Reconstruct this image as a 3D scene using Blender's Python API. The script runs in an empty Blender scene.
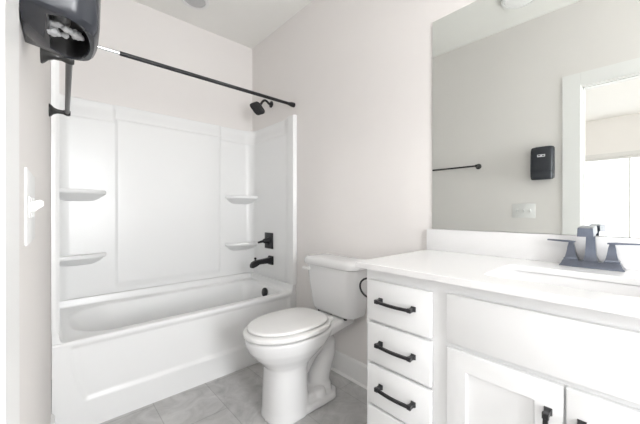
import bpy, bmesh, math, random
from mathutils import Vector, Matrix
random.seed(7)
PI = math.pi
S = bpy.context.scene
C = bpy.context.collection

# ------------------------------------------------------------------ camera
cam_d = bpy.data.cameras.new('camera'); cam = bpy.data.objects.new('camera', cam_d); C.objects.link(cam)
cam.location = (-0.0043, 0.0, 1.1393)
cam.rotation_euler = (math.radians(89.92), 0, math.radians(-42.08))
cam_d.sensor_width = 36.0; cam_d.lens = 36.0*299.36/640.0
cam_d.clip_start = 0.02
S.camera = cam

# ------------------------------------------------------------------ world, light, exposure
w = bpy.data.worlds.new('world'); S.world = w; w.use_nodes = True
bg = w.node_tree.nodes['Background']
bg.inputs[0].default_value = (0.965, 0.975, 1.0, 1); bg.inputs[1].default_value = 3.0
S.view_settings.view_transform = 'Standard'; S.view_settings.look = 'None'
S.view_settings.exposure = 0.12; S.view_settings.gamma = 1.0
S.view_settings.use_curve_mapping = False
S.cycles.use_denoising = True
S.cycles.max_bounces = 14; S.cycles.diffuse_bounces = 8; S.cycles.glossy_bounces = 6
S.cycles.sample_clamp_indirect = 6.0

def area(name, loc, rot, sx, sy, power, col=(1, 1, 1), shape='RECTANGLE', portal=False):
    d = bpy.data.lights.new(name, 'AREA'); d.shape = shape; d.size = sx; d.size_y = sy
    d.energy = power; d.color = col
    if portal: d.cycles.is_portal = True
    o = bpy.data.objects.new(name, d); C.objects.link(o); o.location = loc; o.rotation_euler = rot
    return o
# daylight entering by the big bedroom window (portal for the sky)
area('window_portal', (-4.33, -0.25, 1.15), (0, -PI/2, 0), 1.93, 4.4, 1, portal=True)

area('near_fill_lamp', (0.42, -2.06, 1.45), (PI/2, 0, 0), 0.80, 1.70, 93, (0.97, 0.985, 1.0))  # added soft fill lamp behind the camera, outside an invented window

W = 1.524      # right wall
D = 2.719      # back wall
H = 2.79       # ceiling
YT = 1.9825    # tub front
ZT = 0.474     # tub rim
Y0 = -1.90     # wall behind the camera
YC = 1.405     # toilet axis
XB = -4.30     # bedroom window wall
def xl(y): return -0.026*(YT-y) if y < YT else 0.0   # left wall is slightly out of square

# ------------------------------------------------------------------ materials
def mat(name, col, rough=0.5, metal=0.0, var=0.0, vscale=8.0, bump=0.0, bscale=200.0, spec=0.5, coat=0.0, emit=None, estr=0):
    m = bpy.data.materials.new(name); m.use_nodes = True
    nt = m.node_tree; b = nt.nodes['Principled BSDF']
    b.inputs['Roughness'].default_value = rough; b.inputs['Metallic'].default_value = metal
    b.inputs['Specular IOR Level'].default_value = spec
    b.inputs['Coat Weight'].default_value = coat; b.inputs['Coat Roughness'].default_value = 0.06
    tc = nt.nodes.new('ShaderNodeTexCoord')
    n = nt.nodes.new('ShaderNodeTexNoise'); n.inputs['Scale'].default_value = vscale; n.inputs['Detail'].default_value = 4
    nt.links.new(tc.outputs['Object'], n.inputs['Vector'])
    mx = nt.nodes.new('ShaderNodeMix'); mx.data_type = 'RGBA'
    mx.inputs[6].default_value = (*[c*(1-var) for c in col], 1); mx.inputs[7].default_value = (*[min(1, c*(1+var)) for c in col], 1)
    nt.links.new(n.outputs['Fac'], mx.inputs[0]); nt.links.new(mx.outputs[2], b.inputs['Base Color'])
    if bump > 0:
        n2 = nt.nodes.new('ShaderNodeTexNoise'); n2.inputs['Scale'].default_value = bscale
        nt.links.new(tc.outputs['Object'], n2.inputs['Vector'])
        bp = nt.nodes.new('ShaderNodeBump'); bp.inputs['Strength'].default_value = bump; bp.inputs['Distance'].default_value = 0.002
        nt.links.new(n2.outputs['Fac'], bp.inputs['Height']); nt.links.new(bp.outputs[0], b.inputs['Normal'])
    if emit:
        b.inputs['Emission Color'].default_value = (*emit, 1); b.inputs['Emission Strength'].default_value = estr
    return m

M = {}
M['wall'] = mat('greige_paint', (0.735, 0.712, 0.697), 0.75, var=0.012, bump=0.12, spec=0.25)
M['ceil'] = mat('ceiling_paint', (0.80, 0.795, 0.77), 0.85, var=0.01, bump=0.1, spec=0.2)
M['ceil_white'] = mat('white_ceiling_paint', (0.92, 0.92, 0.91), 0.85, var=0.005)
M['trim'] = mat('white_trim_paint', (0.77, 0.77, 0.765), 0.35, var=0.01)
M['cab'] = mat('white_cabinet_paint', (0.725, 0.732, 0.735), 0.38, var=0.01)
M['acryl'] = mat('white_acrylic', (0.77, 0.775, 0.775), 0.28, var=0.006, vscale=3)
M['ceramic'] = mat('white_vitreous_china', (0.71, 0.712, 0.715), 0.10, var=0.006, vscale=3)
M['seat'] = mat('white_seat_plastic', (0.78, 0.778, 0.772), 0.22, var=0.006)
M['quartz'] = mat('white_quartz', (0.75, 0.75, 0.752), 0.22, var=0.02, vscale=160)
M['black'] = mat('matte_black_metal', (0.014, 0.014, 0.016), 0.36, metal=0.2, var=0.1, vscale=30)
M['bronze'] = mat('dark_blued_bronze_metal', (0.13, 0.145, 0.18), 0.28, metal=0.85, var=0.12, vscale=60)
M['bar'] = mat('dark_grey_bar_metal', (0.05, 0.05, 0.05), 0.3, metal=0.6, var=0.1)
M['chrome'] = mat('chrome', (0.85, 0.85, 0.86), 0.12, metal=1.0)
M['plastic_dark'] = mat('glossy_charcoal_plastic', (0.030, 0.033, 0.041), 0.24, var=0.05, spec=0.4)
M['cavity'] = mat('black_cavity_plastic', (0.006, 0.006, 0.007), 0.35)
M['grey_plastic'] = mat('pale_grey_plastic', (0.52, 0.53, 0.54), 0.3, var=0.35, vscale=90)
M['white_plastic'] = mat('white_plastic', (0.74, 0.74, 0.735), 0.35)
M['label'] = mat('white_label', (0.8, 0.8, 0.82), 0.4)
M['lens_off'] = mat('grey_light_lens', (0.52, 0.52, 0.53), 0.3)
M['lens_on'] = mat('lit_diffuser', (0.9, 0.9, 0.9), 0.3, emit=(1, 0.98, 0.95), estr=0.04)
M['shade_glass'] = mat('added_lit_shade', (0.9, 0.9, 0.9), 0.4, emit=(1, 0.96, 0.9), estr=1.0)
M['caulk'] = mat('caulk_shadow_line', (0.55, 0.55, 0.54), 0.6)
M['carpet'] = mat('beige_carpet', (0.70, 0.66, 0.62), 0.95, var=0.1, vscale=120, bump=0.4)
M['paint_beige'] = mat('bedroom_paint', (0.90, 0.885, 0.875), 0.8, var=0.01)
M['sinkwhite'] = mat('white_sink_porcelain', (0.71, 0.71, 0.715), 0.12, var=0.005)

mm = bpy.data.materials.new('mirror_silver'); mm.use_nodes = True
b = mm.node_tree.nodes['Principled BSDF']; b.inputs['Metallic'].default_value = 1; b.inputs['Roughness'].default_value = 0.0
b.inputs['Base Color'].default_value = (0.80, 0.825, 0.80, 1); M['mirror'] = mm

gm = bpy.data.materials.new('window_glass'); gm.use_nodes = True     # thin clear pane
nt = gm.node_tree; nt.nodes.remove(nt.nodes['Principled BSDF'])
tr = nt.nodes.new('ShaderNodeBsdfTransparent'); tr.inputs[0].default_value = (0.98, 0.98, 0.98, 1)
gl = nt.nodes.new('ShaderNodeBsdfGlossy'); gl.inputs['Roughness'].default_value = 0.02
ms = nt.nodes.new('ShaderNodeMixShader'); ms.inputs[0].default_value = 0.05
nt.links.new(tr.outputs[0], ms.inputs[1]); nt.links.new(gl.outputs[0], ms.inputs[2]); nt.links.new(ms.outputs[0], nt.nodes['Material Output'].inputs[0]); M['glass'] = gm

def tile_mat():
    m = bpy.data.materials.new('grey_stone_tile'); m.use_nodes = True
    nt = m.node_tree; b = nt.nodes['Principled BSDF']
    tc = nt.nodes.new('ShaderNodeTexCoord'); sp = nt.nodes.new('ShaderNodeSeparateXYZ'); cb = nt.nodes.new('ShaderNodeCombineXYZ')
    nt.links.new(tc.outputs['Object'], sp.inputs[0])
    def add(inp, v):
        a = nt.nodes.new('ShaderNodeMath'); a.inputs[1].default_value = v; nt.links.new(inp, a.inputs[0]); return a.outputs[0]
    nt.links.new(add(sp.outputs['Y'], -1.65+6.2), cb.inputs['X'])
    nt.links.new(add(sp.outputs['X'], -0.76+3.1), cb.inputs['Y'])
    br = nt.nodes.new('ShaderNodeTexBrick'); br.offset = 0.5; br.squash = 1
    br.inputs['Scale'].default_value = 1; br.inputs['Brick Width'].default_value = 0.62; br.inputs['Row Height'].default_value = 0.31
    br.inputs['Mortar Size'].default_value = 0.0022; br.inputs['Mortar Smooth'].default_value = 0.2
    br.inputs['Color1'].default_value = (0.94, 0.94, 0.94, 1); br.inputs['Color2'].default_value = (1.04, 1.04, 1.04, 1)
    br.inputs['Mortar'].default_value = (0.72, 0.72, 0.72, 1)
    nt.links.new(cb.outputs[0], br.inputs['Vector'])
    n = nt.nodes.new('ShaderNodeTexNoise'); n.inputs['Scale'].default_value = 7; n.inputs['Detail'].default_value = 8; n.inputs['Roughness'].default_value = 0.65
    n.inputs['Distortion'].default_value = 1.2
    nt.links.new(tc.outputs['Object'], n.inputs['Vector'])
    rp = nt.nodes.new('ShaderNodeValToRGB')
    rp.color_ramp.elements[0].position = 0.3; rp.color_ramp.elements[0].color = (0.37, 0.367, 0.364, 1)
    rp.color_ramp.elements[1].position = 0.72; rp.color_ramp.elements[1].color = (0.58, 0.576, 0.571, 1)
    nt.links.new(n.outputs['Fac'], rp.inputs[0])
    mu = nt.nodes.new('ShaderNodeMix'); mu.data_type = 'RGBA'; mu.blend_type = 'MULTIPLY'; mu.inputs[0].default_value = 1
    nt.links.new(rp.outputs[0], mu.inputs[6]); nt.links.new(br.outputs['Color'], mu.inputs[7])
    nt.links.new(mu.outputs[2], b.inputs['Base Color'])
    b.inputs['Roughness'].default_value = 0.5
    bp = nt.nodes.new('ShaderNodeBump'); bp.inputs['Strength'].default_value = 0.3; bp.inputs['Distance'].default_value = 0.002; bp.invert = True
    nt.links.new(br.outputs['Fac'], bp.inputs['Height']); nt.links.new(bp.outputs[0], b.inputs['Normal'])
    return m
M['tile'] = tile_mat()

# ------------------------------------------------------------------ mesh helpers
def box(bm, lo, hi, bev=0.0, seg=2):
    r = bmesh.ops.create_cube(bm, size=1.0)
    vs = r['verts']
    for v in vs:
        v.co = Vector([lo[i] + (v.co[i]+0.5)*(hi[i]-lo[i]) for i in range(3)])
    if bev > 0:
        es = list({e for v in vs for e in v.link_edges})
        bmesh.ops.bevel(bm, geom=es, offset=bev, segments=seg, affect='EDGES', profile=0.5)

def loft(bm, rings, closed=True, cap0=True, cap1=True):
    R = [[bm.verts.new(p) for p in r] for r in rings]
    n = len(R[0])
    for a, b2 in zip(R[:-1], R[1:]):
        for i in range(n if closed else n-1):
            j = (i+1) % n
            bm.faces.new((a[i], a[j], b2[j], b2[i]))
    if cap0 and closed: bm.faces.new(list(reversed(R[0])))
    if cap1 and closed: bm.faces.new(R[-1])
    return R

def frame_for(d):
    d = d.normalized()
    a = Vector((0, 0, 1)) if abs(d.z) < 0.95 else Vector((1, 0, 0))
    u = d.cross(a).normalized(); v = u.cross(d).normalized()
    return u, v

def tube(bm, pts, rad, n=16, cap=True):
    pts = [Vector(p) for p in pts]
    if not isinstance(rad, (list, tuple)): rad = [rad]*len(pts)
    rings = []; u = None
    for i, p in enumerate(pts):
        d = (pts[min(i+1, len(pts)-1)]-pts[max(i-1, 0)]).normalized()
        if u is None: u, v = frame_for(d)
        else:
            u = (u - d*u.dot(d)).normalized(); v = u.cross(d).normalized()
        rings.append([p + (u*math.cos(2*PI*k/n) + v*math.sin(2*PI*k/n))*rad[i] for k in range(n)])
    loft(bm, rings, cap0=cap, cap1=cap)

def lathe(bm, prof, org, axis, n=32):
    """prof: list of (distance along axis, radius)"""
    axis = Vector(axis).normalized(); u, v = frame_for(axis); org = Vector(org)
    rings = [[org + axis*a + (u*math.cos(2*PI*k/n) + v*math.sin(2*PI*k/n))*max(r, 1e-4) for k in range(n)] for a, r in prof]
    loft(bm, rings)

def rrect(x0, x1, y0, y1, r, z, k=8, rr=None):
    """rounded rectangle ring, k points per corner; rr: 4 radii (x1y1, x0y1, x0y0, x1y0)"""
    rr = rr or (r, r, r, r); out = []
    for (cx, cy, a0, q) in ((x1-rr[0], y1-rr[0], 0, rr[0]), (x0+rr[1], y1-rr[1], PI/2, rr[1]), (x0+rr[2], y0+rr[2], PI, rr[2]), (x1-rr[3], y0+rr[3], 1.5*PI, rr[3])):
        for i in range(k):
            a = a0 + PI/2*i/(k-1)
            out.append(Vector((cx+q*math.cos(a), cy+q*math.sin(a), z)))
    return out

def arc(c, u, v, r, a0, a1, n):
    c = Vector(c); u = Vector(u); v = Vector(v)
    return [c + u*r*math.cos(a0+(a1-a0)*i/n) + v*r*math.sin(a0+(a1-a0)*i/n) for i in range(n+1)]

ROOT = {}
def obj(name, bm, m, parent=None, angle=35, loc=None):
    """link a bmesh given in world coordinates as ONE mesh object"""
    off = Vector(loc) if loc is not None else (ROOT[parent.name] if parent else Vector((0, 0, 0)))
    bmesh.ops.recalc_face_normals(bm, faces=bm.faces[:])
    for v in bm.verts: v.co -= off
    me = bpy.data.meshes.new(name); bm.to_mesh(me); bm.free()
    for p in me.polygons: p.use_smooth = True
    if angle < 180: me.set_sharp_from_angle(angle=math.radians(angle))
    me.materials.append(M[m])
    o = bpy.data.objects.new(name, me); C.objects.link(o)
    if parent: o.parent = parent; ROOT[o.name] = off
    else: o.location = off; ROOT[o.name] = off
    return o
def tag(o, label, cat, group=None):
    o['label'] = label; o['category'] = cat
    if group: o['group'] = group
    return o
def thing(name, label, cat, loc, group=None):
    o = bpy.data.objects.new(name, None); C.objects.link(o); o.location = loc; ROOT[o.name] = Vector(loc)
    o.empty_display_size = 0.05
    return tag(o, label, cat, group)
def struct(name, bm, m, parent=None, angle=35):
    o = obj(name, bm, m, parent, angle)
    if not parent: o['kind'] = 'structure'
    return o
def prism(bm, poly, z0, z1):
    loft(bm, [[Vector((x, y, z0)) for x, y in poly], [Vector((x, y, z1)) for x, y in poly]])
def B(): return bmesh.new()

# ------------------------------------------------------------------ the room
T = 0.14
bm = B(); box(bm, (-0.17, Y0-T, -0.08), (W+T, D+T, 0)); struct('floor', bm, 'tile')
bm = B(); box(bm, (-0.17, Y0-T, H), (W+T, D+T, H+0.1)); struct('ceiling', bm, 'ceil')
bm = B(); box(bm, (W, Y0-T, 0), (W+T, D+T, H)); struct('wall_right', bm, 'wall')
bm = B(); box(bm, (-0.17, D, 0), (W, D+T, H)); struct('wall_back', bm, 'wall')
NX0, NX1, NZ0, NZ1 = 0.02, 0.82, 0.60, 2.30
bm = B(); box(bm, (-0.17, Y0-T, 0), (NX0, Y0, H)); box(bm, (NX1, Y0-T, 0), (W, Y0, H)); box(bm, (NX0, Y0-T, 0), (NX1, Y0, NZ0)); box(bm, (NX0, Y0-T, NZ1), (NX1, Y0, H))
struct('wall_near', bm, 'wall')
bm = B()
for lo, hi in (((NX0, Y0-0.1, NZ0), (NX0+0.04, Y0-0.05, NZ1)), ((NX1-0.04, Y0-0.1, NZ0), (NX1, Y0-0.05, NZ1)), ((NX0+0.04, Y0-0.1, NZ0), (NX1-0.04, Y0-0.05, NZ0+0.04)), ((NX0+0.04, Y0-0.1, NZ1-0.04), (NX1-0.04, Y0-0.05, NZ1)), ((NX0+0.04, Y0-0.09, 1.58), (NX1-0.04, Y0-0.055, 1.62)),
               ((NX0-0.09, Y0, NZ0-0.09), (NX0, Y0+0.015, NZ1+0.09)), ((NX1, Y0, NZ0-0.09), (NX1+0.09, Y0+0.015, NZ1+0.09)), ((NX0, Y0, NZ1), (NX1, Y0+0.015, NZ1+0.09)), ((NX0, Y0, NZ0-0.09), (NX1, Y0+0.03, NZ0))):
    box(bm, lo, hi)
wn2 = struct('added_window', bm, 'trim')  # made-up window out of view, put in to let the fill lamp through
bm = B(); box(bm, (NX0+0.04, Y0-0.078, NZ0+0.04), (NX1-0.04, Y0-0.074, NZ1-0.04)); obj('pane', bm, 'glass', wn2)
DY1, DY0, DZ = 0.365, -0.47, 2.118       # clear door opening
XO = -0.17
bm = B()
prism(bm, [(XO, DY1+0.018), (xl(DY1+0.018), DY1+0.018), (xl(YT), YT), (0, D), (XO, D)], 0, H)
prism(bm, [(XO, Y0), (xl(Y0), Y0), (xl(DY0-0.018), DY0-0.018), (XO, DY0-0.018)], 0, H)
prism(bm, [(XO, DY0-0.018), (xl(DY0-0.018), DY0-0.018), (xl(DY1+0.018), DY1+0.018), (XO, DY1+0.018)], DZ+0.018, H)
struct('wall_left', bm, 'wall')

# door frame: jambs, head, casing, strike plate
bm = B()
def jx(y): return xl(y)+0.001
for ya, yb, za, zb_ in ((DY1, DY1+0.018, 0, DZ), (DY0-0.018, DY0, 0, DZ), (DY0-0.018, DY1+0.018, DZ, DZ+0.018)):
    prism(bm, [(XO-0.003, ya), (jx(ya), ya), (jx(yb), yb), (XO-0.003, yb)], za, zb_)
# door stop beads
box(bm, (-0.115, DY1-0.011, 0), (-0.08, DY1+0.001, DZ)); box(bm, (-0.115, DY0-0.001, 0), (-0.08, DY0+0.011, DZ)); box(bm, (-0.115, DY0, DZ-0.011), (-0.08, DY1, DZ+0.001))
dr = struct('door_1', bm, 'trim')
bm = B()
ci, cw, ct = 0.007, 0.112, 0.009
def cbox(y0, y1, z0, z1):
    poly = [(xl(y0), y0), (xl(y0)+ct, y0+0.002), (xl(y1)+ct, y1-0.002), (xl(y1), y1)]
    prism(bm, poly, z0, z1)
cbox(DY1+ci, DY1+ci+cw, 0, DZ+ci+0.098); cbox(DY0-ci-0.098, DY0-ci, 0, DZ+ci+0.098); cbox(DY0-ci-0.003, DY1+ci+0.003, DZ+ci, DZ+ci+0.098)
obj('casing', bm, 'trim', dr)
bm = B(); box(bm, (-0.062, DY1-0.0015, 0.945), (-0.036, DY1+0.001, 0.99), 0.0006)
box(bm, (-0.041, DY1-0.003, 0.955), (-0.0385, DY1, 0.98))
obj('strike_plate', bm, 'black', dr)

# baseboards
bm = B()
poly = [(0.0, 0.0), (-0.014, 0.0), (-0.014, 0.125), (-0.011, 0.134), (-0.008, 0.1375), (-0.006, 0.141), (0.0, 0.143)]
loft(bm, [[Vector((W+a, y, z)) for a, z in poly] for y in (0.79, YT-0.002)])
loft(bm, [[Vector((W-0.014+a*0.9, y, z)) for a, z in ((0, 0), (-0.012, 0), (-0.011, 0.006), (-0.007, 0.011), (0, 0.014))] for y in (0.79, YT-0.002)])
struct('baseboard_right', bm, 'trim')
bm = B()
y0b = DY1+ci+cw
loft(bm, [[Vector((xl(y)-a, y, z)) for a, z in poly] for y in (y0b, YT-0.003)])
struct('baseboard_left', bm, 'trim')

# bedroom beyond the doorway (seen in the mirror)
BY0, BY1 = -2.6, 3.6
bm = B(); box(bm, (XB-T, BY0-T, -0.08), (XO, BY1+T, -0.0)); struct('floor_bedroom', bm, 'carpet')
bm = B(); box(bm, (XB-T, BY0-T, H), (XO, BY1+T, H+0.1)); struct('ceiling_bedroom', bm, 'ceil_white')
bm = B(); box(bm, (XB, BY1, 0), (XO, BY1+T, H)); struct('wall_bedroom_back', bm, 'paint_beige')
bm = B(); box(bm, (XB, BY0-T, 0), (XO, BY0, H)); struct('wall_bedroom_near', bm, 'paint_beige')
bm = B(); box(bm, (XO-0.0, D+T, 0), (XO+0.1, BY1, H)); box(bm, (XO-0.0, BY0, 0), (XO+0.1, Y0-T, H)); struct('wall_bedroom_side', bm, 'paint_beige')
WY0, WY1, WZ0, WZ1 = -2.45, 1.95, 0.18, 2.11
bm = B()
box(bm, (XB-T, BY0-T, 0), (XB, WY0, H)); box(bm, (XB-T, WY1, 0), (XB, BY1+T, H))
box(bm, (XB-T, WY0, WZ1), (XB, WY1, H)); box(bm, (XB-T, WY0, 0), (XB, WY1, WZ0))
struct('wall_bedroom_window', bm, 'paint_beige')
bm = B()
for a, c in (((XB-0.075, -1.02, WZ0), (XB-0.045, -0.98, WZ1)), ((XB-0.09, WY0, WZ0), (XB-0.03, WY0+0.05, WZ1)), ((XB-0.09, WY1-0.05, WZ0), (XB-0.03, WY1, WZ1)), ((XB-0.09, WY0, WZ1-0.05), (XB-0.03, WY1, WZ1)),
             ((XB-0.09, WY0, WZ0), (XB-0.03, WY1, WZ0+0.05)), ((XB-0.070, 0.243, WZ0), (XB-0.050, 0.263, WZ1))):
    box(bm, a, c)
box(bm, (XB, WY0-0.06, WZ1), (XB+0.015, WY1+0.06, WZ1+0.06)); box(bm, (XB, WY0-0.06, WZ0-0.06), (XB+0.03, WY1+0.06, WZ0))
wn = struct('window_1', bm, 'trim')
bm = B(); box(bm, (XB-0.062, WY0+0.05, WZ0+0.05), (XB-0.058, WY1-0.05, WZ1-0.05)); obj('pane', bm, 'glass', wn)

# ------------------------------------------------------------------ bathtub
tub = thing('bathtub', 'white alcove bathtub with recessed apron panel beside the toilet', 'bathtub', (W/2, (YT+D)/2, 0))
bm = B()
e = 0.002
k = 10
x0t, x1t, y1t = e, W-e, D-e
rings = [
    rrect(x0t, x1t, YT+0.004, y1t, 0.004, ZT-0.012, k),
    rrect(x0t, x1t, YT+0.009, y1t, 0.004, ZT-0.002, k),
    rrect(x0t, x1t, YT+0.018, y1t, 0.004, ZT, k),
    rrect(0.075, W-0.062, YT+0.062, y1t-0.075, 0.12, ZT, k, (0.10, 0.22, 0.22, 0.10)),
    rrect(0.085, W-0.070, YT+0.070, y1t-0.083, 0.12, ZT-0.004, k, (0.10, 0.22, 0.22, 0.10)),
    rrect(0.095, W-0.076, YT+0.076, y1t-0.090, 0.12, ZT-0.016, k, (0.10, 0.22, 0.22, 0.10)),
    rrect(0.15, W-0.092, YT+0.088, y1t-0.105, 0.12, ZT-0.12, k, (0.10, 0.22, 0.22, 0.10)),
    rrect(0.24, W-0.110, YT+0.102, y1t-0.120, 0.12, ZT-0.25, k, (0.10, 0.22, 0.22, 0.10)),
    rrect(0.29, W-0.125, YT+0.115, y1t-0.135, 0.12, ZT-0.32, k, (0.10, 0.20, 0.20, 0.10)),
    rrect(0.35, W-0.16, YT+0.15, y1t-0.17, 0.10, ZT-0.35, k, (0.08, 0.16, 0.16, 0.08)),
    rrect(0.45, W-0.25, YT+0.22, y1t-0.24, 0.08, ZT-0.357, k, (0.06, 0.10, 0.10, 0.06)),
]
loft(bm, rings, cap0=False)
# raised cove lip along the three walls
def cove(offs):
    path = lambda o: [Vector((o, YT+0.012, 0)), Vector((o, D-o, 0)), Vector((W-o, D-o, 0)), Vector((W-o, YT+0.012, 0))]
    loft(bm, [[p+Vector((0, 0, z)) for p in path(o)] for o, z in offs], closed=False)
cove([(0.050, ZT-0.001), (0.040, ZT+0.004), (0.034, ZT+0.014), (0.031, ZT+0.03), (0.030, ZT+0.052), (0.028, ZT+0.056), (0.002, ZT+0.056)])
# front ends of the lip
for sgn in (0, 1):
    prof = [(0.002, ZT-0.001), (0.050, ZT-0.001), (0.040, ZT+0.004), (0.034, ZT+0.014), (0.031, ZT+0.03), (0.030, ZT+0.052), (0.028, ZT+0.056), (0.002, ZT+0.056)]
    vs = [bm.verts.new(((W-o) if sgn else o, YT+0.012, z)) for o, z in prof]; bm.faces.new(vs)
# apron with its shallow recess
NX, NZ = 150, 60
def ap_depth(x, z):
    t = max(0, min(1, (ZT-0.014-z)/(0.325)))
    xa = 0.058 + 0.030*t + 0.055*t**4; xb = W - xa
    d = min(x-xa, xb-x, z-0.145, (ZT-0.022)-z)
    q = max(0.0, min(1.0, d/0.024)); return 0.011*q*q*(3-2*q)
g = []
for j in range(NZ+1):
    z = (ZT-0.012)*j/NZ
    g.append([bm.verts.new((x0t+(x1t-x0t)*i/NX, YT+0.004+ap_depth(x0t+(x1t-x0t)*i/NX, z), z)) for i in range(NX+1)])
for j in range(NZ):
    for i in range(NX): bm.faces.new((g[j][i], g[j][i+1], g[j+1][i+1], g[j+1][i]))
bmesh.ops.remove_doubles(bm, verts=bm.verts[:], dist=0.0004)
obj('basin', bm, 'acryl', tub, 50)
bm = B(); c0 = Vector((W-0.0835, 2.335, 0.412)); nrm = Vector((-1, 0, 0.16)).normalized()
lathe(bm, [(-0.004, 0.037), (0.010, 0.040), (0.016, 0.038), (0.019, 0.031), (0.0195, 0.0)], c0, nrm); obj('overflow_cover', bm, 'black', tub)
bm = B(); lathe(bm, [(0, 0.035), (0.004, 0.034), (0.006, 0.026), (0.006, 0)], (W-0.30, 2.335, ZT-0.358), (0, 0, 1)); obj('drain', bm, 'black', tub)

# ------------------------------------------------------------------ tub surround
sur = thing('tub_surround', 'glossy white moulded wall surround with corner shelves above the bathtub', 'shower surround', (W/2, D, 0.53))
th = 0.030
# plan path, each point: (pos, inward normal, kind, param)
plan = []
def addp(x, y, nx, ny, kind): plan.append((Vector((x, y, 0)), Vector((nx, ny, 0)).normalized(), kind))
rc = 0.075
fe = YT-0.004
addp(0.001, fe, 0, -1, 'e'); addp(0.012, fe, 0, -1, 'e'); addp(0.020, fe+0.002, 0.5, -1, 'e'); addp(0.024, fe+0.008, 1, -0.3, 'e')
for i in range(26): addp(0.024, fe+0.012+(D-0.026-rc-fe-0.012)*i/25, 1, 0, 's')
for i in range(1, 11):
    a = PI - (PI/2)*i/11; addp(0.024+rc+rc*math.cos(a), D-0.026-rc+rc*math.sin(a), -math.cos(a), -math.sin(a), 'c')
xa, xb = 0.024+rc, W-0.024-rc
NB = 170
for i in range(NB+1): addp(xa+(xb-xa)*i/NB, D-0.026, 0, -1, 'b')
half = [q for q in plan if q[2] != 'b']
for p, n, kd in reversed(half): plan.append((Vector((W-p.x, p.y, 0)), Vector((-n.x, n.y, 0)), kd))
def sstep(a, b2, x):
    q = max(0.0, min(1.0, (x-a)/(b2-a))); return q*q*(3-2*q)
Z0, Z1 = 0.533, 1.9445
def sdisp(p, kd, z):
    top = -0.016*sstep(1.815, 1.905, z) - 0.006*sstep(1.80, 1.812, z)     # shoulder under the top band
    if kd == 'b':
        d = min(p.x-0.362, 1.176-p.x, z-0.578, 1.836-z)
        return 0.010*sstep(0.0, 0.012, d) + top*(1-sstep(-0.01, 0.0, min(p.x-0.362, 1.176-p.x)))*1.0 + (-0.012*sstep(1.845, 1.93, z))*sstep(-0.01, 0.0, min(p.x-0.362, 1.176-p.x))
    if kd == 's':
        post = 0.008*(1-sstep(2.07, 2.09, p.y))
        return post + top*sstep(2.07, 2.16, p.y)
    if kd == 'c': return top
    return 0.0
zs = [Z0+(1.79-Z0)*i/60 for i in range(60)] + [1.79+(Z1-0.01-1.79)*i/34 for i in range(35)] + [Z1-0.005, Z1-0.001, Z1]
bm = B(); rows = []
for z in zs:
    inset = 0.0
    if z > Z1-0.0101: inset = {0: 0.0, 1: 0.003, 2: 0.008}.get(2 if z >= Z1-0.0005 else 1 if z >= Z1-0.002 else 0, 0)
    rows.append([p + n*(sdisp(p, kd, z)-inset) + Vector((0, 0, z)) for p, n, kd in plan])
def wallproj(p): # last row turned back to the walls
    q = p.copy()
    dl, drr, db = p.x, W-p.x, D-p.y
    mn = min(dl, drr, db)
    if mn == db: q.y = D-0.001
    elif mn == dl: q.x = 0.001
    else: q.x = W-0.001
    return q
rows.append([wallproj(p) for p in rows[-1]])
rows.insert(0, [Vector((wallproj(p).x, wallproj(p).y, p.z)) for p in rows[0]])
loft(bm, rows, closed=False)
obj('panels', bm, 'acryl', sur, 60)
def shelf(side, ztop):
    bm = B(); n = 20
    L, Dp = 0.285, 0.125
    def outline(sx, sy, z):
        pts = [(0, 0), (L-0.005, 0), (L-0.001, -0.006), (L, -0.014)]
        for i in range(n+1):
            a = PI/2*i/n; ex = 2.0/1.75
            pts.append(((L-0.002)*math.cos(a)**ex, -0.022-(Dp-0.022)*math.sin(a)**ex))
        return [Vector((x*sx, y*sy, z)) for x, y in pts]
    rings = [outline(0.72, 0.06, ztop-0.080), outline(0.84, 0.40, ztop-0.060), outline(0.95, 0.86, ztop-0.033), outline(0.985, 0.97, ztop-0.029), outline(1.0, 1.0, ztop-0.022), outline(1.0, 1.0, ztop-0.009), outline(0.99, 0.985, ztop-0.002), outline(0.965, 0.94, ztop), outline(0.93, 0.87, ztop-0.003), outline(0.88, 0.80, ztop-0.005)]
    loft(bm, rings)
    for v in bm.verts:
        v.co.x = (0.020+v.co.x) if side == 'l' else (W-0.020-v.co.x)
        v.co.y += D-0.020
    obj('shelf', bm, 'acryl', sur, 50)
for sd in 'lr':
    shelf(sd, 1.292); shelf(sd, 0.842)

# ------------------------------------------------------------------ shower fittings
sh = thing('showerhead', 'black square shower head on a short curved arm high on the right wall', 'shower head', (W, 2.364, 2.133))
bm = B(); lathe(bm, [(0.0, 0.030), (0.006, 0.030), (0.012, 0.024), (0.014, 0.014), (0.02, 0.012)], (W-0.0005, 2.364, 2.133), (-1, 0, 0)); obj('flange', bm, 'black', sh)
bm = B()
pth = [(W-0.01, 2.364, 2.133)] + [(W-0.03-0.09*t, 2.364, 2.133+0.028*math.sin(PI*t*1.0)-0.035*t*t) for t in [i/10 for i in range(11)]]
tube(bm, pth, 0.0105)
end = Vector(pth[-1]); hn = Vector((-0.62, -0.10, -0.75)).normalized()
lathe(bm, [(-0.012, 0.010), (0.0, 0.016), (0.012, 0.018), (0.024, 0.015)], end, hn)
obj('arm', bm, 'black', sh)
bm = B()
u, v = frame_for(hn); hc = end+hn*0.022
def sqring(r, off, ex=4.5, n=40):
    out = []
    for i in range(n):
        a = 2*PI*i/n; c, s_ = math.cos(a), math.sin(a)
        q = (abs(c)**ex+abs(s_)**ex)**(-1/ex)
        out.append(hc + hn*off + (u*c+v*s_)*q*r)
    return out
loft(bm, [sqring(0.018, 0, 2), sqring(0.040, 0.010, 3), sqring(0.058, 0.018), sqring(0.062, 0.024), sqring(0.062, 0.033), sqring(0.059, 0.036), sqring(0.050, 0.034), sqring(0.002, 0.034)])
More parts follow.
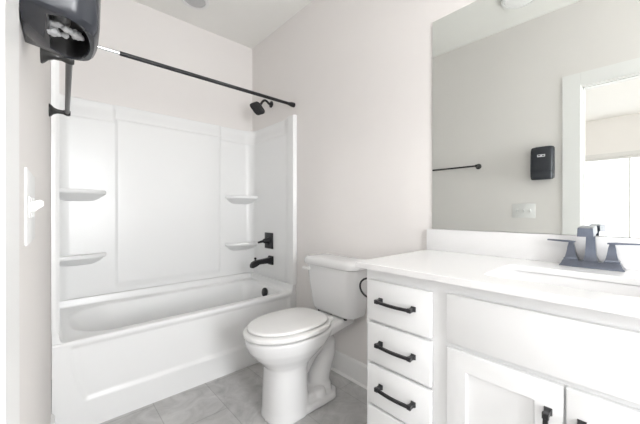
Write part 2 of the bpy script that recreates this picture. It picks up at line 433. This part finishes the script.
hd = obj('spray_head', bm, 'black', sh, 40)
bm = B()
for i in range(-3, 4):
    for j in range(-3, 4): lathe(bm, [(0.033, 0.003), (0.0365, 0.0022), (0.0365, 0)], hc+u*i*0.0135+v*j*0.0135, hn, 8)
obj('nozzles', bm, 'cavity', hd)

va = thing('shower_valve', 'black square shower valve plate with lever handle above the tub spout', 'shower valve', (W-0.024, 2.362, 0.872))
XS = W-0.0246
bm = B(); box(bm, (XS-0.010, 2.295, 0.800), (XS, 2.430, 0.945), 0.004, 3); obj('escutcheon', bm, 'black', va)
bm = B(); lathe(bm, [(0, 0.030), (0.012, 0.029), (0.02, 0.024), (0.045, 0.022), (0.052, 0.018), (0.053, 0)], (XS-0.009, 2.362, 0.872), (-1, 0, 0))
tube(bm, [(XS-0.050, 2.362, 0.872), (XS-0.075, 2.372, 0.867), (XS-0.105, 2.390, 0.858)], [0.015, 0.011, 0.008]); obj('handle', bm, 'black', va)

ts = thing('tub_spout', 'black bathtub spout with lift diverter knob on the right surround panel', 'tub spout', (XS, 2.330, 0.69))
bm = B()
def sp_ring(x, hw, z0, z1): return [Vector((x, 2.330+a, z)) for a, z in ((-hw, z0+0.006), (-hw+0.006, z0), (hw-0.006, z0), (hw, z0+0.006), (hw, z1-0.006), (hw-0.008, z1), (-hw+0.008, z1), (-hw, z1-0.006))]
loft(bm, [sp_ring(XS, 0.038, 0.655, 0.735), sp_ring(XS-0.012, 0.038, 0.656, 0.734), sp_ring(XS-0.016, 0.028, 0.667, 0.722), sp_ring(XS-0.06, 0.025, 0.672, 0.717), sp_ring(XS-0.13, 0.024, 0.672, 0.712), sp_ring(XS-0.165, 0.025, 0.655, 0.708), sp_ring(XS-0.195, 0.024, 0.648, 0.697), sp_ring(XS-0.208, 0.02, 0.65, 0.682)])
obj('body', bm, 'black', ts, 30)
bm = B(); lathe(bm, [(-0.006, 0.006), (0.012, 0.006), (0.014, 0.011), (0.024, 0.011), (0.027, 0.008), (0.027, 0)], (XS-0.165, 2.330, 0.708), (0, 0, 1)); obj('diverter_knob', bm, 'black', ts)

# ------------------------------------------------------------------ curtain rod
yr, zr = 2.017, 2.035
rod = thing('curtain_rod', 'black tension shower curtain rod spanning the alcove above the bathtub', 'curtain rod', (W/2, yr, zr))
bm = B(); tube(bm, [(0.29, yr, zr), (W-0.03, yr, zr)], 0.0125, 20); obj('outer_tube', bm, 'black', rod)
bm = B(); tube(bm, [(0.02, yr, zr), (0.30, yr, zr)], 0.0095, 20); o = obj('inner_tube', bm, 'chrome', rod); o['label'] = 'slimmer bright chrome section'
for xx, s_ in ((W-0.001, -1), (0.001, 1)):
    bm = B(); lathe(bm, [(0, 0.019), (0.005, 0.020), (0.028, 0.019), (0.046, 0.015), (0.055, 0.013)], (xx, yr, zr), (s_, 0, 0)); obj('end_cap', bm, 'black', rod)

# ------------------------------------------------------------------ toilet
toi = thing('toilet', 'white two-piece elongated toilet with closed lid between bathtub and vanity', 'toilet', (W-0.38, YC, 0))
def P3(f, s_, z): return Vector((W-f, YC+s_, z))
def egg(ff, fb, hw, z, n=48, ef=2.0, eb=2.6, mid=0.5):
    """ring: widest at fm, rounded front, squarer back"""
    fm = fb+(ff-fb)*mid; out = []
    for i in range(n):
        a = 2*PI*i/n; c, s_ = math.cos(a), math.sin(a); ex = ef if c >= 0 else eb
        f = fm + (ff-fm if c >= 0 else fm-fb)*math.copysign(abs(c)**(2/ex), c)
        out.append(P3(f, hw*math.copysign(abs(s_)**(2/ex), s_), z))
    return out
bm = B()
rings = [egg(ff, fb, hw, z, mid=0.45, ef=e1, eb=2.6) for z, ff, fb, hw, e1 in (
    (0.000, .662, .40, .124, 2.5), (0.012, .662, .40, .124, 2.5), (0.05, .657, .40, .119, 2.5), (0.15, .654, .41, .115, 2.5), (0.25, .648, .41, .112, 2.4), (0.285, .652, .40, .116, 2.3),
    (0.315, .678, .37, .133, 2.15), (0.35, .715, .33, .158, 2.1), (0.39, .748, .28, .180, 2.05), (0.425, .763, .25, .189, 2.05), (0.45, .768, .235, .191, 2.05), (0.456, .765, .235, .189, 2.05), (0.460, .758, .24, .184, 2.05))]
loft(bm, rings)
def slab(f0, f1, hw, z0, z1, r=0.03, hw2=None):
    hw2 = hw2 or hw
    ring = lambda z, sh: [P3(f, s_, z) for f, s_ in ((f0+sh, -hw+r), (f0+sh+0.0*r, hw-r), (f0+r, hw-sh), (f1-r, hw2-sh), (f1-sh, hw2-r), (f1-sh, -hw2+r), (f1-r, -hw2+sh), (f0+r, -hw+sh))]
    loft(bm, [ring(z0, 0.01), ring(z0+0.012, 0.0), ring(z1-0.012, 0.0), ring(z1, 0.01)])
slab(0.025, 0.40, 0.105, 0.405, 0.467, 0.03, 0.165)            # deck under the tank
slab(0.190, 0.50, 0.124, 0.0, 0.045, 0.05)                      # foot
slab(0.205, 0.50, 0.095, 0.03, 0.085, 0.05)
# side bosses over the floor bolts
for s_ in (-1, 1): lathe(bm, [(0, 0.042), (0.07, 0.038), (0.09, 0.03), (0.098, 0.0)], P3(0.335, s_*0.078, 0.0), (0, 0, 1), 20)
# trapway
pts = [(0.52, 0.10), (0.47, 0.14), (0.42, 0.20), (0.37, 0.28), (0.32, 0.335), (0.27, 0.345), (0.235, 0.31), (0.228, 0.25), (0.245, 0.19), (0.27, 0.13), (0.28, 0.06), (0.28, 0.01)]
tube(bm, [P3(f, 0, z) for f, z in pts], [0.048, 0.050, 0.054, 0.064, 0.076, 0.084, 0.082, 0.076, 0.070, 0.070, 0.074, 0.078], 24)
# web between pedestal and trap
loft(bm, [[P3(f, -0.03, z), P3(f, 0.03, z), P3(f, 0.03, 0.43), P3(f, -0.03, 0.43)] for f, z in ((0.20, 0.36), (0.32, 0.30), (0.50, 0.02))])
bowl = obj('bowl', bm, 'ceramic', toi, 180)
md = bowl.modifiers.new('fuse', 'REMESH'); md.mode = 'VOXEL'; md.voxel_size = 0.006; md.use_smooth_shade = True
md = bowl.modifiers.new('soften', 'SMOOTH'); md.factor = 0.5; md.iterations = 7
bm = B()  # seat ring
n = 56
A = [egg(.770, .262, .188, .469, n, 2.05, 3), egg(.774, .258, .192, .474, n, 2.05, 3), egg(.773, .259, .191, .488, n, 2.05, 3), egg(.768, .264, .186, .493, n, 2.05, 3), egg(.70, .33, .125, .493, n), egg(.70, .33, .125, .469, n)]
R = loft(bm, A, cap0=False, cap1=False)
for i in range(n): bm.faces.new((R[-1][i], R[-1][(i+1) % n], R[0][(i+1) % n], R[0][i]))
obj('seat', bm, 'seat', toi, 60)
bm = B()
loft(bm, [egg(.744, .280, .165, .499, n, 2.05, 3), egg(.751, .274, .171, .503, n, 2.05, 3), egg(.751, .274, .171, .511, n, 2.05, 3), egg(.747, .278, .167, .516, n, 2.05, 3), egg(.735, .287, .157, .518, n, 2.05, 3), egg(.60, .40, .06, .519, n, 2.05, 3)])
obj('lid', bm, 'seat', toi, 60)
for s_ in (-1, 1):
    bm = B(); box(bm, tuple(P3(0.285, s_*0.075-0.022, 0.464)), tuple(P3(0.232, s_*0.075+0.022, 0.492)), 0.006, 3); obj('hinge', bm, 'seat', toi)
bm = B()
def tring(f0, f1, hw, z, bow=0.0, r=0.06):
    ring = rrect(W-f1, W-f0, YC-hw, YC+hw, r, z, 8, (0.02, r, r, 0.02))
    for p in ring:
        q = max(0, (W-p.x-f0)/(f1-f0)); p.x -= bow*q*(1-((p.y-YC)/hw)**2)
    return ring
loft(bm, [tring(.040, .165, .172, .470), tring(.032, .176, .184, .478, .006), tring(.030, .184, .190, .50, .008), tring(.025, .198, .212, .66, .01), tring(.02, .206, .224, .782, .012)])
obj('tank', bm, 'ceramic', toi, 40)
bm = B()
loft(bm, [tring(.014, .214, .232, .783, .012), tring(.010, .222, .240, .788, .012), tring(.010, .222, .240, .812, .012), tring(.012, .219, .237, .822, .012), tring(.02, .208, .226, .832, .012), tring(.04, .18, .198, .8365, .012), tring(.08, .13, .10, .838, 0.0, 0.02)])
obj('tank_lid', bm, 'ceramic', toi, 60)
bm = B()
lathe(bm, [(-0.002, 0.016), (0.012, 0.016), (0.016, 0.012), (0.016, 0)], P3(.204, .170, .755), (-1, 0, 0), 20)
tube(bm, [P3(.220, .165, .755), P3(.228, .185, .754), P3(.228, .205, .752)], [0.010, 0.012, 0.012], 12); obj('flush_lever', bm, 'white_plastic', toi)
for s_ in (-0.12, 0.0, 0.12):
    bm = B(); lathe(bm, [(0, 0.012), (0.012, 0.012)], P3(.155, s_, .459), (0, 0, 1), 12); obj('tank_bolt', bm, 'black', toi)

# ------------------------------------------------------------------ vanity
XF = 0.949; XFF = 0.968; VY1 = 0.787; VYC = 0.145; VY0 = VYC-(VY1-VYC); CZ = 0.935; CB = CZ-0.021
van = thing('vanity_cabinet', 'white shaker vanity cabinet with black pulls under the quartz worktop', 'vanity cabinet', ((XFF+W)/2, VYC, 0))
bm = B()
XR = W-0.002
box(bm, (XFF, VY0, 0.10), (XFF+0.02, VY1, CB-0.0005))                      # face frame sheet (openings are covered by fronts)
box(bm, (XFF+0.002, VY1-0.018, 0.0), (XR, VY1, CB-0.0005), 0.0)           # end panels
box(bm, (XFF+0.002, VY0, 0.0), (XR, VY0+0.018, CB-0.0005))
box(bm, (XFF+0.07, VY0+0.018, 0.0), (XFF+0.085, VY1-0.018, 0.10))          # toe kick
box(bm, (XFF+0.02, VY0+0.018, 0.10), (XR, VY1-0.018, 0.115))               # bottom
box(bm, (XR-0.006, VY0+0.018, 0.115), (XR, VY1-0.018, CB-0.02))            # back
obj('carcass', bm, 'cab', van, 30)
def pull(p0, p1, parent):
    """bar pull between two points on the front plane x=XF, bowed outwards"""
    bm = B(); p0 = Vector(p0); p1 = Vector(p1); d = (p1-p0).normalized(); q = Vector((0, 0, 1)) if abs(d.z) < 0.5 else Vector((0, 1, 0)); out = Vector((-1, 0, 0))
    for p in (p0, p1):
        rg = lambda h, o_: [p + d*a*h + q*b2*h + out*o_ for a, b2 in ((-1, -1), (1, -1), (1, 1), (-1, 1))]
        loft(bm, [rg(0.0088, 0), rg(0.0088, 0.004), rg(0.0065, 0.009), rg(0.006, 0.022), rg(0.0072, 0.026), rg(0.0072, 0.034), rg(0.0060, 0.036)])
    N = 14; rr = []
    for i in range(N+1):
        t = i/N; c = p0.lerp(p1, t) + out*(0.0290+0.004*math.sin(PI*t)) - (Vector((0, 0, 1))*0.0015*math.sin(PI*t) if abs(d.z) < 0.5 else Vector((0, 0, 0)))
        rr.append([c + q*a*0.0052 + out*b2*0.004 for a, b2 in ((-1, -1), (1, -1), (1, 1), (-1, 1))])
    loft(bm, rr)
    obj('handle', bm, 'black', parent, 30)
def slabfront(name, y0, y1, z0, z1):
    bm = B(); box(bm, (XF, y0, z0), (XFF, y1, z1), 0.0035, 2); return obj(name, bm, 'cab', van, 30)
for (ya, yb) in ((0.499, 0.767), (2*VYC-0.767, 2*VYC-0.499)):
    for z1, z0 in ((0.867, 0.709), (0.697, 0.543), (0.531, 0.374), (0.363, 0.125)):
        d_ = slabfront('drawer', ya, yb, z0, z1); zc = (z1+z0)/2+0.007; yc_ = (ya+yb)/2
        pull((XF, yc_-0.070, zc), (XF, yc_+0.070, zc), d_)
slabfront('false_front', 2*VYC-0.446, 0.446, 0.718, 0.873)
def shaker(y0, y1, z0, z1):
    bm = B(); rail = 0.060
    def ring(x, i): return [Vector((x, y0+i, z0+i)), Vector((x, y1-i, z0+i)), Vector((x, y1-i, z1-i)), Vector((x, y0+i, z1-i))]
    loft(bm, [ring(XFF, 0.0), ring(XF+0.003, 0.0), ring(XF+0.0008, 0.0010), ring(XF, 0.003), ring(XF, rail), ring(XF+0.001, rail+0.001), ring(XF+0.009, rail+0.0035)])
    return obj('door', bm, 'cab', van, 30)
d_ = shaker(0.1475, 0.445, 0.125, 0.700); pull((XF, 0.178, 0.626), (XF, 0.178, 0.480), d_)
d_ = shaker(2*VYC-0.445, 0.1425, 0.125, 0.700); pull((XF, 0.112, 0.626), (XF, 0.112, 0.480), d_)

# worktop with sink cutout
ct_ = thing('countertop', 'white quartz countertop with backsplash on the vanity', 'countertop', ((0.924+W)/2, VYC, CB))
XC0, XC1 = 0.922, W-0.002; CY1 = 0.812; CY0 = 2*VYC-CY1
sx0, sx1, sy0, sy1 = 1.035, 1.325, VYC-0.222, VYC+0.222
bm = B(); k = 6
o0 = rrect(XC0, XC1, CY0, CY1, 0.003, CB, k); o1 = rrect(XC0, XC1, CY0, CY1, 0.003, CZ-0.002, k); o2 = rrect(XC0+0.002, XC1, CY0+0.002, CY1-0.002, 0.002, CZ, k)
i0 = rrect(sx0-0.001, sx1+0.001, sy0-0.001, sy1+0.001, 0.025, CZ, k); i1 = rrect(sx0, sx1, sy0, sy1, 0.025, CZ-0.0015, k); i2 = rrect(sx0, sx1, sy0, sy1, 0.025, CB, k)
R = loft(bm, [o0, o1, o2, i0, i1, i2], cap0=False, cap1=False)
for i in range(len(o0)):
    j = (i+1) % len(o0); bm.faces.new((R[-1][i], R[-1][j], R[0][j], R[0][i]))
obj('slab', bm, 'quartz', ct_, 30)
bm = B(); box(bm, (W-0.022, CY0, CZ), (W-0.002, CY1, 1.046), 0.0015, 2); obj('backsplash', bm, 'quartz', ct_, 30)

sk = thing('sink', 'white rectangular undermount sink set in the quartz countertop', 'sink', ((sx0+sx1)/2, VYC, CB-0.15))
bm = B(); k = 8; e = 0.006
rg = lambda i, z, r: rrect(sx0-e+i, sx1+e-i, sy0-e+i, sy1+e-i, r, z, k)
loft(bm, [rg(-0.02, CB-0.014, 0.04), rg(-0.02, CB-0.001, 0.04), rg(0.0, CB-0.001, 0.03), rg(0.003, CB-0.006, 0.03), rg(0.012, CB-0.09, 0.04), rg(0.022, CB-0.12, 0.045), rg(0.05, CB-0.135, 0.05), rg(0.10, CB-0.138, 0.03)], cap0=False)
loft(bm, [rg(-0.02, CB-0.014, 0.04), rg(-0.004, CB-0.02, 0.04), rg(0.004, CB-0.10, 0.045), rg(0.03, CB-0.142, 0.05), rg(0.09, CB-0.148, 0.03)], cap0=False)
obj('basin', bm, 'sinkwhite', sk, 50)
bm = B(); lathe(bm, [(-0.004, 0.022), (0.003, 0.022), (0.005, 0.018), (0.003, 0.0)], ((sx0+sx1)/2+0.02, VYC, CB-0.1375), (0, 0, 1)); obj('drain', bm, 'bronze', sk)

# faucet
fa = thing('faucet', 'dark two-handle centerset faucet on the countertop in front of the mirror', 'faucet', (1.455, VYC, CZ))
XFa = 1.462; FY = 0.148
def frus(bm, cx, cy, secs, axis=None):
    """stack of rectangles (z, half x, half y, dx)"""
    loft(bm, [[Vector((cx+dx+a*hx, cy+b2*hy, z)) for a, b2 in ((-1, -1), (1, -1), (1, 1), (-1, 1))] for z, hx, hy, dx in secs])
bm = B(); frus(bm, XFa, FY, [(CZ+0.0008, 0.029, 0.088, 0), (CZ+0.004, 0.029, 0.088, 0), (CZ+0.010, 0.026, 0.083, 0), (CZ+0.021, 0.0225, 0.079, 0), (CZ+0.024, 0.0205, 0.077, 0)])
base = obj('base', bm, 'bronze', fa, 30)
bm = B()
frus(bm, XFa, FY, [(CZ+0.024, 0.021, 0.021, 0), (CZ+0.030, 0.0185, 0.019, 0), (CZ+0.045, 0.0150, 0.0155, 0), (CZ+0.075, 0.0130, 0.0135, -0.001), (CZ+0.105, 0.0120, 0.0125, -0.002), (CZ+0.135, 0.0120, 0.0125, -0.002), (CZ+0.144, 0.012, 0.012, -0.006)])
# spout arm reaching over the sink
secs = [(0.012, CZ+0.128, CZ+0.150, 0.0165), (-0.02, CZ+0.127, CZ+0.154, 0.018), (-0.07, CZ+0.126, CZ+0.154, 0.0195), (-0.125, CZ+0.122, CZ+0.152, 0.021), (-0.145, CZ+0.120, CZ+0.149, 0.021)]
loft(bm, [[Vector((XFa+dx, FY-hy, z0)), Vector((XFa+dx, FY+hy, z0)), Vector((XFa+dx, FY+hy*0.92, z1)), Vector((XFa+dx, FY-hy*0.92, z1))] for dx, z0, z1, hy in secs])
obj('spout', bm, 'bronze', fa, 30)
for s_ in (1, -1):
    bm = B(); cy = FY+s_*0.0555
    frus(bm, XFa, cy, [(CZ+0.022, 0.020, 0.0205, 0), (CZ+0.030, 0.020, 0.0205, 0), (CZ+0.033, 0.0165, 0.0175, 0), (CZ+0.044, 0.0135, 0.0145, 0), (CZ+0.058, 0.0115, 0.0120, 0), (CZ+0.074, 0.0100, 0.0100, 0), (CZ+0.083, 0.008, 0.008, 0), (CZ+0.092, 0.0065, 0.0065, 0)])
    h_ = obj('handle', bm, 'bronze', fa, 30)
    bm = B(); loft(bm, [[Vector((XFa-hx, cy+s_*q, z0)), Vector((XFa+hx, cy+s_*q, z0)), Vector((XFa+hx, cy+s_*q, z1)), Vector((XFa-hx, cy+s_*q, z1))] for q, hx, z0, z1 in ((-0.012, 0.0095, CZ+0.089, CZ+0.094), (0.01, 0.0105, CZ+0.0885, CZ+0.096), (0.04, 0.0095, CZ+0.090, CZ+0.096), (0.072, 0.0085, CZ+0.0915, CZ+0.0965))])
    obj('lever', bm, 'bronze', h_, 30)

# mirror
bm = B(); box(bm, (W-0.007, 2*VYC-0.788, 1.0475), (W-0.0005, 0.788, 2.152), 0.0012, 1)
tag(obj('mirror', bm, 'mirror', None, 30, loc=(W-0.004, VYC, 1.0475)), 'large frameless wall mirror above the countertop backsplash', 'mirror')

# black ring on the cabinet side
rg_ = thing('towel_ring', 'black curved metal ring on the vanity side next to the toilet tank', 'ring', (0.985, VY1, 0.82))
bm = B(); tube(bm, [Vector((0.985, VY1-0.0002+0.052*math.sin(PI*i/24), 0.82+0.040*math.cos(PI*i/24))) for i in range(25)], 0.0042, 12); obj('ring', bm, 'black', rg_)
for zz in (0.780, 0.860):
    bm = B(); lathe(bm, [(-0.0005, 0.009), (0.004, 0.009), (0.006, 0.006)], (0.985, VY1, zz), (0, 1, 0), 16); obj('mount', bm, 'black', rg_)

# ------------------------------------------------------------------ left wall fittings
def frameL(y):  # local frame on the left wall: along (away), out, origin
    al = Vector((0.026, 1, 0)).normalized(); out = Vector((al.y, -al.x, 0)); return Vector((xl(y), y, 0)), al, out
tb = thing('towel_bar', 'dark grey towel bar with flared brackets on the left wall below the soap dispenser', 'towel bar', (xl(1.41), 1.41, 1.57))
bp = []
for y in (1.115, 1.72):
    o_, al, out = frameL(y); o_ = o_ + Vector((0, 0, 1.572))
    bm = B()
    lathe(bm, [(0.0, 0.027), (0.004, 0.027), (0.008, 0.024), (0.016, 0.015), (0.028, 0.0095), (0.044, 0.0085), (0.052, 0.011), (0.058, 0.0135), (0.066, 0.0135), (0.071, 0.010), (0.072, 0)], o_, out, 24)
    obj('bracket', bm, 'bar', tb); bp.append(o_+out*0.060)
bm = B(); tube(bm, bp, 0.0082, 16); obj('bar', bm, 'bar', tb)

# switch plate
ys = 0.7485
o_, al, out = frameL(ys); o_ = o_ + Vector((0, 0, 1.147))
sw = thing('switch_plate', 'white three-gang light switch plate on the left wall reflected beside the door casing', 'light switch', tuple(o_))
def LB(lo, hi, bev=0.0, seg=2):
    """box in (along, out, up) coordinates around o_"""
    bm = B(); box(bm, lo, hi, bev, seg)
    for v in bm.verts: v.co = o_ + al*v.co.x + out*v.co.y + Vector((0, 0, v.co.z))
    return bm
obj('plate', LB((-0.086, 0, -0.0625), (0.086, 0.0035, 0.0625), 0.0015), 'white_plastic', sw)
for a in (-0.048, 0, 0.048):
    bm = LB((a-0.009, 0.003, -0.018), (a+0.009, 0.005, 0.018), 0.001)
    pts = [Vector((a, 0.003, -0.002)), Vector((a, 0.011, 0.004)), Vector((a, 0.018, 0.008))]
    loft(bm, [[o_ + al*(q.x+s1*h) + out*q.y + Vector((0, 0, q.z+s2*h2)) for s1, s2 in ((-1, -1), (1, -1), (1, 1), (-1, 1))] for q, h, h2 in zip(pts, (0.0055, 0.005, 0.0042), (0.009, 0.006, 0.0045))])
    obj('toggle', bm, 'white_plastic', sw, 30)

# soap dispenser
yd0, yd1 = 0.530, 0.688
o_, al, out = frameL((yd0+yd1)/2); zb, zt = 1.400, 1.676; hwid = (yd1-yd0)/2
sd = thing('soap_dispenser', 'charcoal automatic soap dispenser with white front label mounted on the left wall', 'soap dispenser', (o_.x, o_.y, zb))
def DP(a, o2, z): return o_ + al*a + out*o2 + Vector((0, 0, z))
def dring(z, dep, hw, back=0.0005, r=0.028, bow=0.008, n=9, zs=0.0):
    """plan ring: flat back on the wall, rounded front corners; zs raises the back edge"""
    pts = []
    for (ca, cd, a0) in ((hw-r, dep-r, 0), (-hw+r, dep-r, PI/2)):
        for i in range(n):
            a = a0+PI/2*i/(n-1); pts.append((ca+r*math.cos(a), cd+r*math.sin(a)))
        if a0 == 0:
            for i in range(1, 6): pts.append((hw-r - (2*(hw-r))*i/6, dep))
    pts += [(-hw, back+0.003), (hw, back)]
    return [DP(a, o2 + (bow*(1-(a/hw)**2) if o2 > dep*0.6 else 0), z + zs*(1-o2/dep)) for a, o2 in pts]
bm = B()
outer = [dring(zt, 0.052, hwid-0.014), dring(zt-0.003, 0.058, hwid-0.006), dring(zt-0.012, 0.067, hwid-0.001), dring(zt-0.04, 0.074, hwid), dring(zt-0.13, 0.081, hwid), dring(zb+0.075, 0.085, hwid),
         dring(zb+0.072, 0.0835, hwid-0.0015), dring(zb+0.069, 0.085, hwid), dring(zb+0.03, 0.084, hwid-0.001, zs=0.003), dring(zb+0.008, 0.082, hwid-0.004, zs=0.008), dring(zb+0.001, 0.077, hwid-0.010, zs=0.012)]
loft(bm, outer, cap0=True, cap1=False)
# underside with oval mouth
rim = outer[-1]; m_ = len(rim)
cA, cO = 0.0, 0.050
def oval(ra, ro, dz):
    pts = []
    for p in rim:
        q = p - DP(cA, cO, p.z); a = q.dot(al); o2 = q.dot(out); th_ = math.atan2(o2/0.9, a)
        oo = cO+ro*math.sin(th_); pts.append(DP(cA+ra*math.cos(th_), oo, zb+0.001+0.012*(1-oo/0.077)+dz))
    return pts
loft(bm, [rim, oval(0.070, 0.0305, 0.0), oval(0.068, 0.0295, 0.003)], cap0=False, cap1=False)
bmesh.ops.remove_doubles(bm, verts=bm.verts[:], dist=0.0002)
obj('cover', bm, 'plastic_dark', sd, 40)
bm = B(); loft(bm, [oval(0.068, 0.0295, 0.0029), oval(0.060, 0.027, 0.022), oval(0.045, 0.025, 0.034)], cap0=False); obj('mouth', bm, 'cavity', sd, 50)
bm = B()
rnd = random.Random(3)
lathe(bm, [(0, 0.010), (0.012, 0.010), (0.02, 0.007), (0.024, 0.0)], DP(-0.012, 0.046, zb+0.038), (0, 0, -1), 14)
for i in range(11):
    a = -0.030+0.036*rnd.random(); o2 = 0.034+0.034*rnd.random(); zz = zb+0.008+0.008*rnd.random()
    c = DP(a, o2, zz); r0 = 0.0026+0.003*rnd.random()
    rr = bmesh.ops.create_icosphere(bm, subdivisions=3, radius=r0)
    for v in rr['verts']:
        k_ = 1+0.3*math.sin(v.co.x*900+i)*math.cos(v.co.y*800+2*i); v.co = c + Vector((v.co.x*k_*1.5, v.co.y*k_*1.5, v.co.z*0.8*k_))
o = obj('nozzle', bm, 'grey_plastic', sd, 40); o['label'] = 'pale grey nozzle with dried soap'
# front label with dark marks (unreadable)
def LBd(a0, a1, z0, z1, o0, o1):
    bm = B(); loft(bm, [[DP(a, o2, z) for z, o2 in ((z0, o0), (z1, o0), (z1, o1), (z0, o1))] for a in (a0, a1)]); return bm
dfr = 0.0785
lab = LBd(-0.026, 0.026, zb+0.188, zb+0.207, dfr+0.004, dfr+0.0105)
lb = obj('front_label', lab, 'label', sd); lb['label'] = 'white sticker'
bm = B()
for a0, a1, z0, z1 in ((-0.022, -0.008, 0.193, 0.201), (0.006, 0.021, 0.195, 0.203), (-0.008, -0.004, 0.193, 0.197), (0.003, 0.006, 0.199, 0.203)):
    loft(bm, [[DP(a, o2, zb+z) for z, o2 in ((z0, dfr+0.010), (z1, dfr+0.010), (z1, dfr+0.0112), (z0, dfr+0.0112))] for a in (a0, a1)])
obj('print', bm, 'plastic_dark', lb)

# ------------------------------------------------------------------ ceiling lights, added bedroom and vanity lights
rl = thing('recessed_light', 'unlit recessed ceiling light with grey lens above the bathtub', 'ceiling light', (0.840, 2.395, H))
bm = B(); lathe(bm, [(0, 0.105), (0.004, 0.105), (0.007, 0.098), (0.007, 0.078), (0.001, 0.076), (0.001, 0.0)], (0.840, 2.395, H), (0, 0, -1), 40); obj('trim_ring', bm, 'white_plastic', rl)
bm = B(); lathe(bm, [(0.0012, 0.076), (0.006, 0.070), (0.009, 0.04), (0.010, 0.0)], (0.840, 2.395, H), (0, 0, -1), 40); obj('lens', bm, 'lens_off', rl)

cx_, cy_ = 0.365, 0.665
cl = thing('ceiling_light', 'round white flush ceiling light seen at the top of the mirror', 'ceiling light', (cx_, cy_, H))
bm = B(); lathe(bm, [(0, 0.138), (0.012, 0.138), (0.02, 0.132), (0.02, 0.118), (0.012, 0.116), (0.012, 0)], (cx_, cy_, H), (0, 0, -1), 48); obj('rim', bm, 'white_plastic', cl)
bm = B(); lathe(bm, [(0.0125, 0.115), (0.02, 0.108), (0.027, 0.07), (0.030, 0.0)], (cx_, cy_, H), (0, 0, -1), 48); obj('diffuser', bm, 'lens_on', cl)

bl = thing('added_bedroom_light', 'added round white flush light on the bedroom ceiling outside the doorway', 'ceiling light', (-1.3, -0.7, H))  # invented fixture, added to throw light through the doorway
bm = B(); lathe(bm, [(0, 0.20), (0.05, 0.20), (0.055, 0.19), (0.02, 0.18), (0.02, 0)], (-1.3, -0.7, H), (0, 0, -1), 48); obj('rim', bm, 'white_plastic', bl)
bm = B(); lathe(bm, [(0.021, 0.178), (0.06, 0.16), (0.085, 0.10), (0.092, 0.0)], (-1.3, -0.7, H), (0, 0, -1), 48); obj('diffuser', bm, 'lens_on', bl)
d = bpy.data.lights.new('added_bedroom_lamp', 'POINT'); d.energy = 50; d.color = (1, 0.985, 0.96); d.shadow_soft_size = 0.10
o = bpy.data.objects.new('added_bedroom_lamp', d); C.objects.link(o); o.location = (-1.3, -0.7, H-0.30)


vl = thing('added_vanity_light', 'added bar light with three frosted glass shades on the wall above the mirror', 'added wall light', (W, VYC, 2.40))  # invented fixture above the frame, added as an extra light source
bm = B(); box(bm, (W-0.03, VYC-0.30, 2.36), (W-0.001, VYC+0.30, 2.46), 0.006); obj('back_plate', bm, 'black', vl)
for yy in (-0.22, 0, 0.22):
    bm = B(); tube(bm, [(W-0.02, VYC+yy, 2.41), (W-0.10, VYC+yy, 2.42), (W-0.12, VYC+yy, 2.41), (W-0.12, VYC+yy, 2.385)], 0.009); obj('arm', bm, 'black', vl)
    bm = B(); lathe(bm, [(0, 0.025), (0.01, 0.032), (0.12, 0.052), (0.122, 0.048), (0.02, 0.028), (0.018, 0.0)], (W-0.12, VYC+yy, 2.39), (0, 0, -1), 28); obj('shade', bm, 'shade_glass', vl)
    d = bpy.data.lights.new('added_bulb', 'POINT'); d.energy = 0.8; d.color = (1, 0.97, 0.93); d.shadow_soft_size = 0.05
    o = bpy.data.objects.new('added_vanity_bulb', d); C.objects.link(o); o.location = (W-0.12, VYC+yy, 2.30)
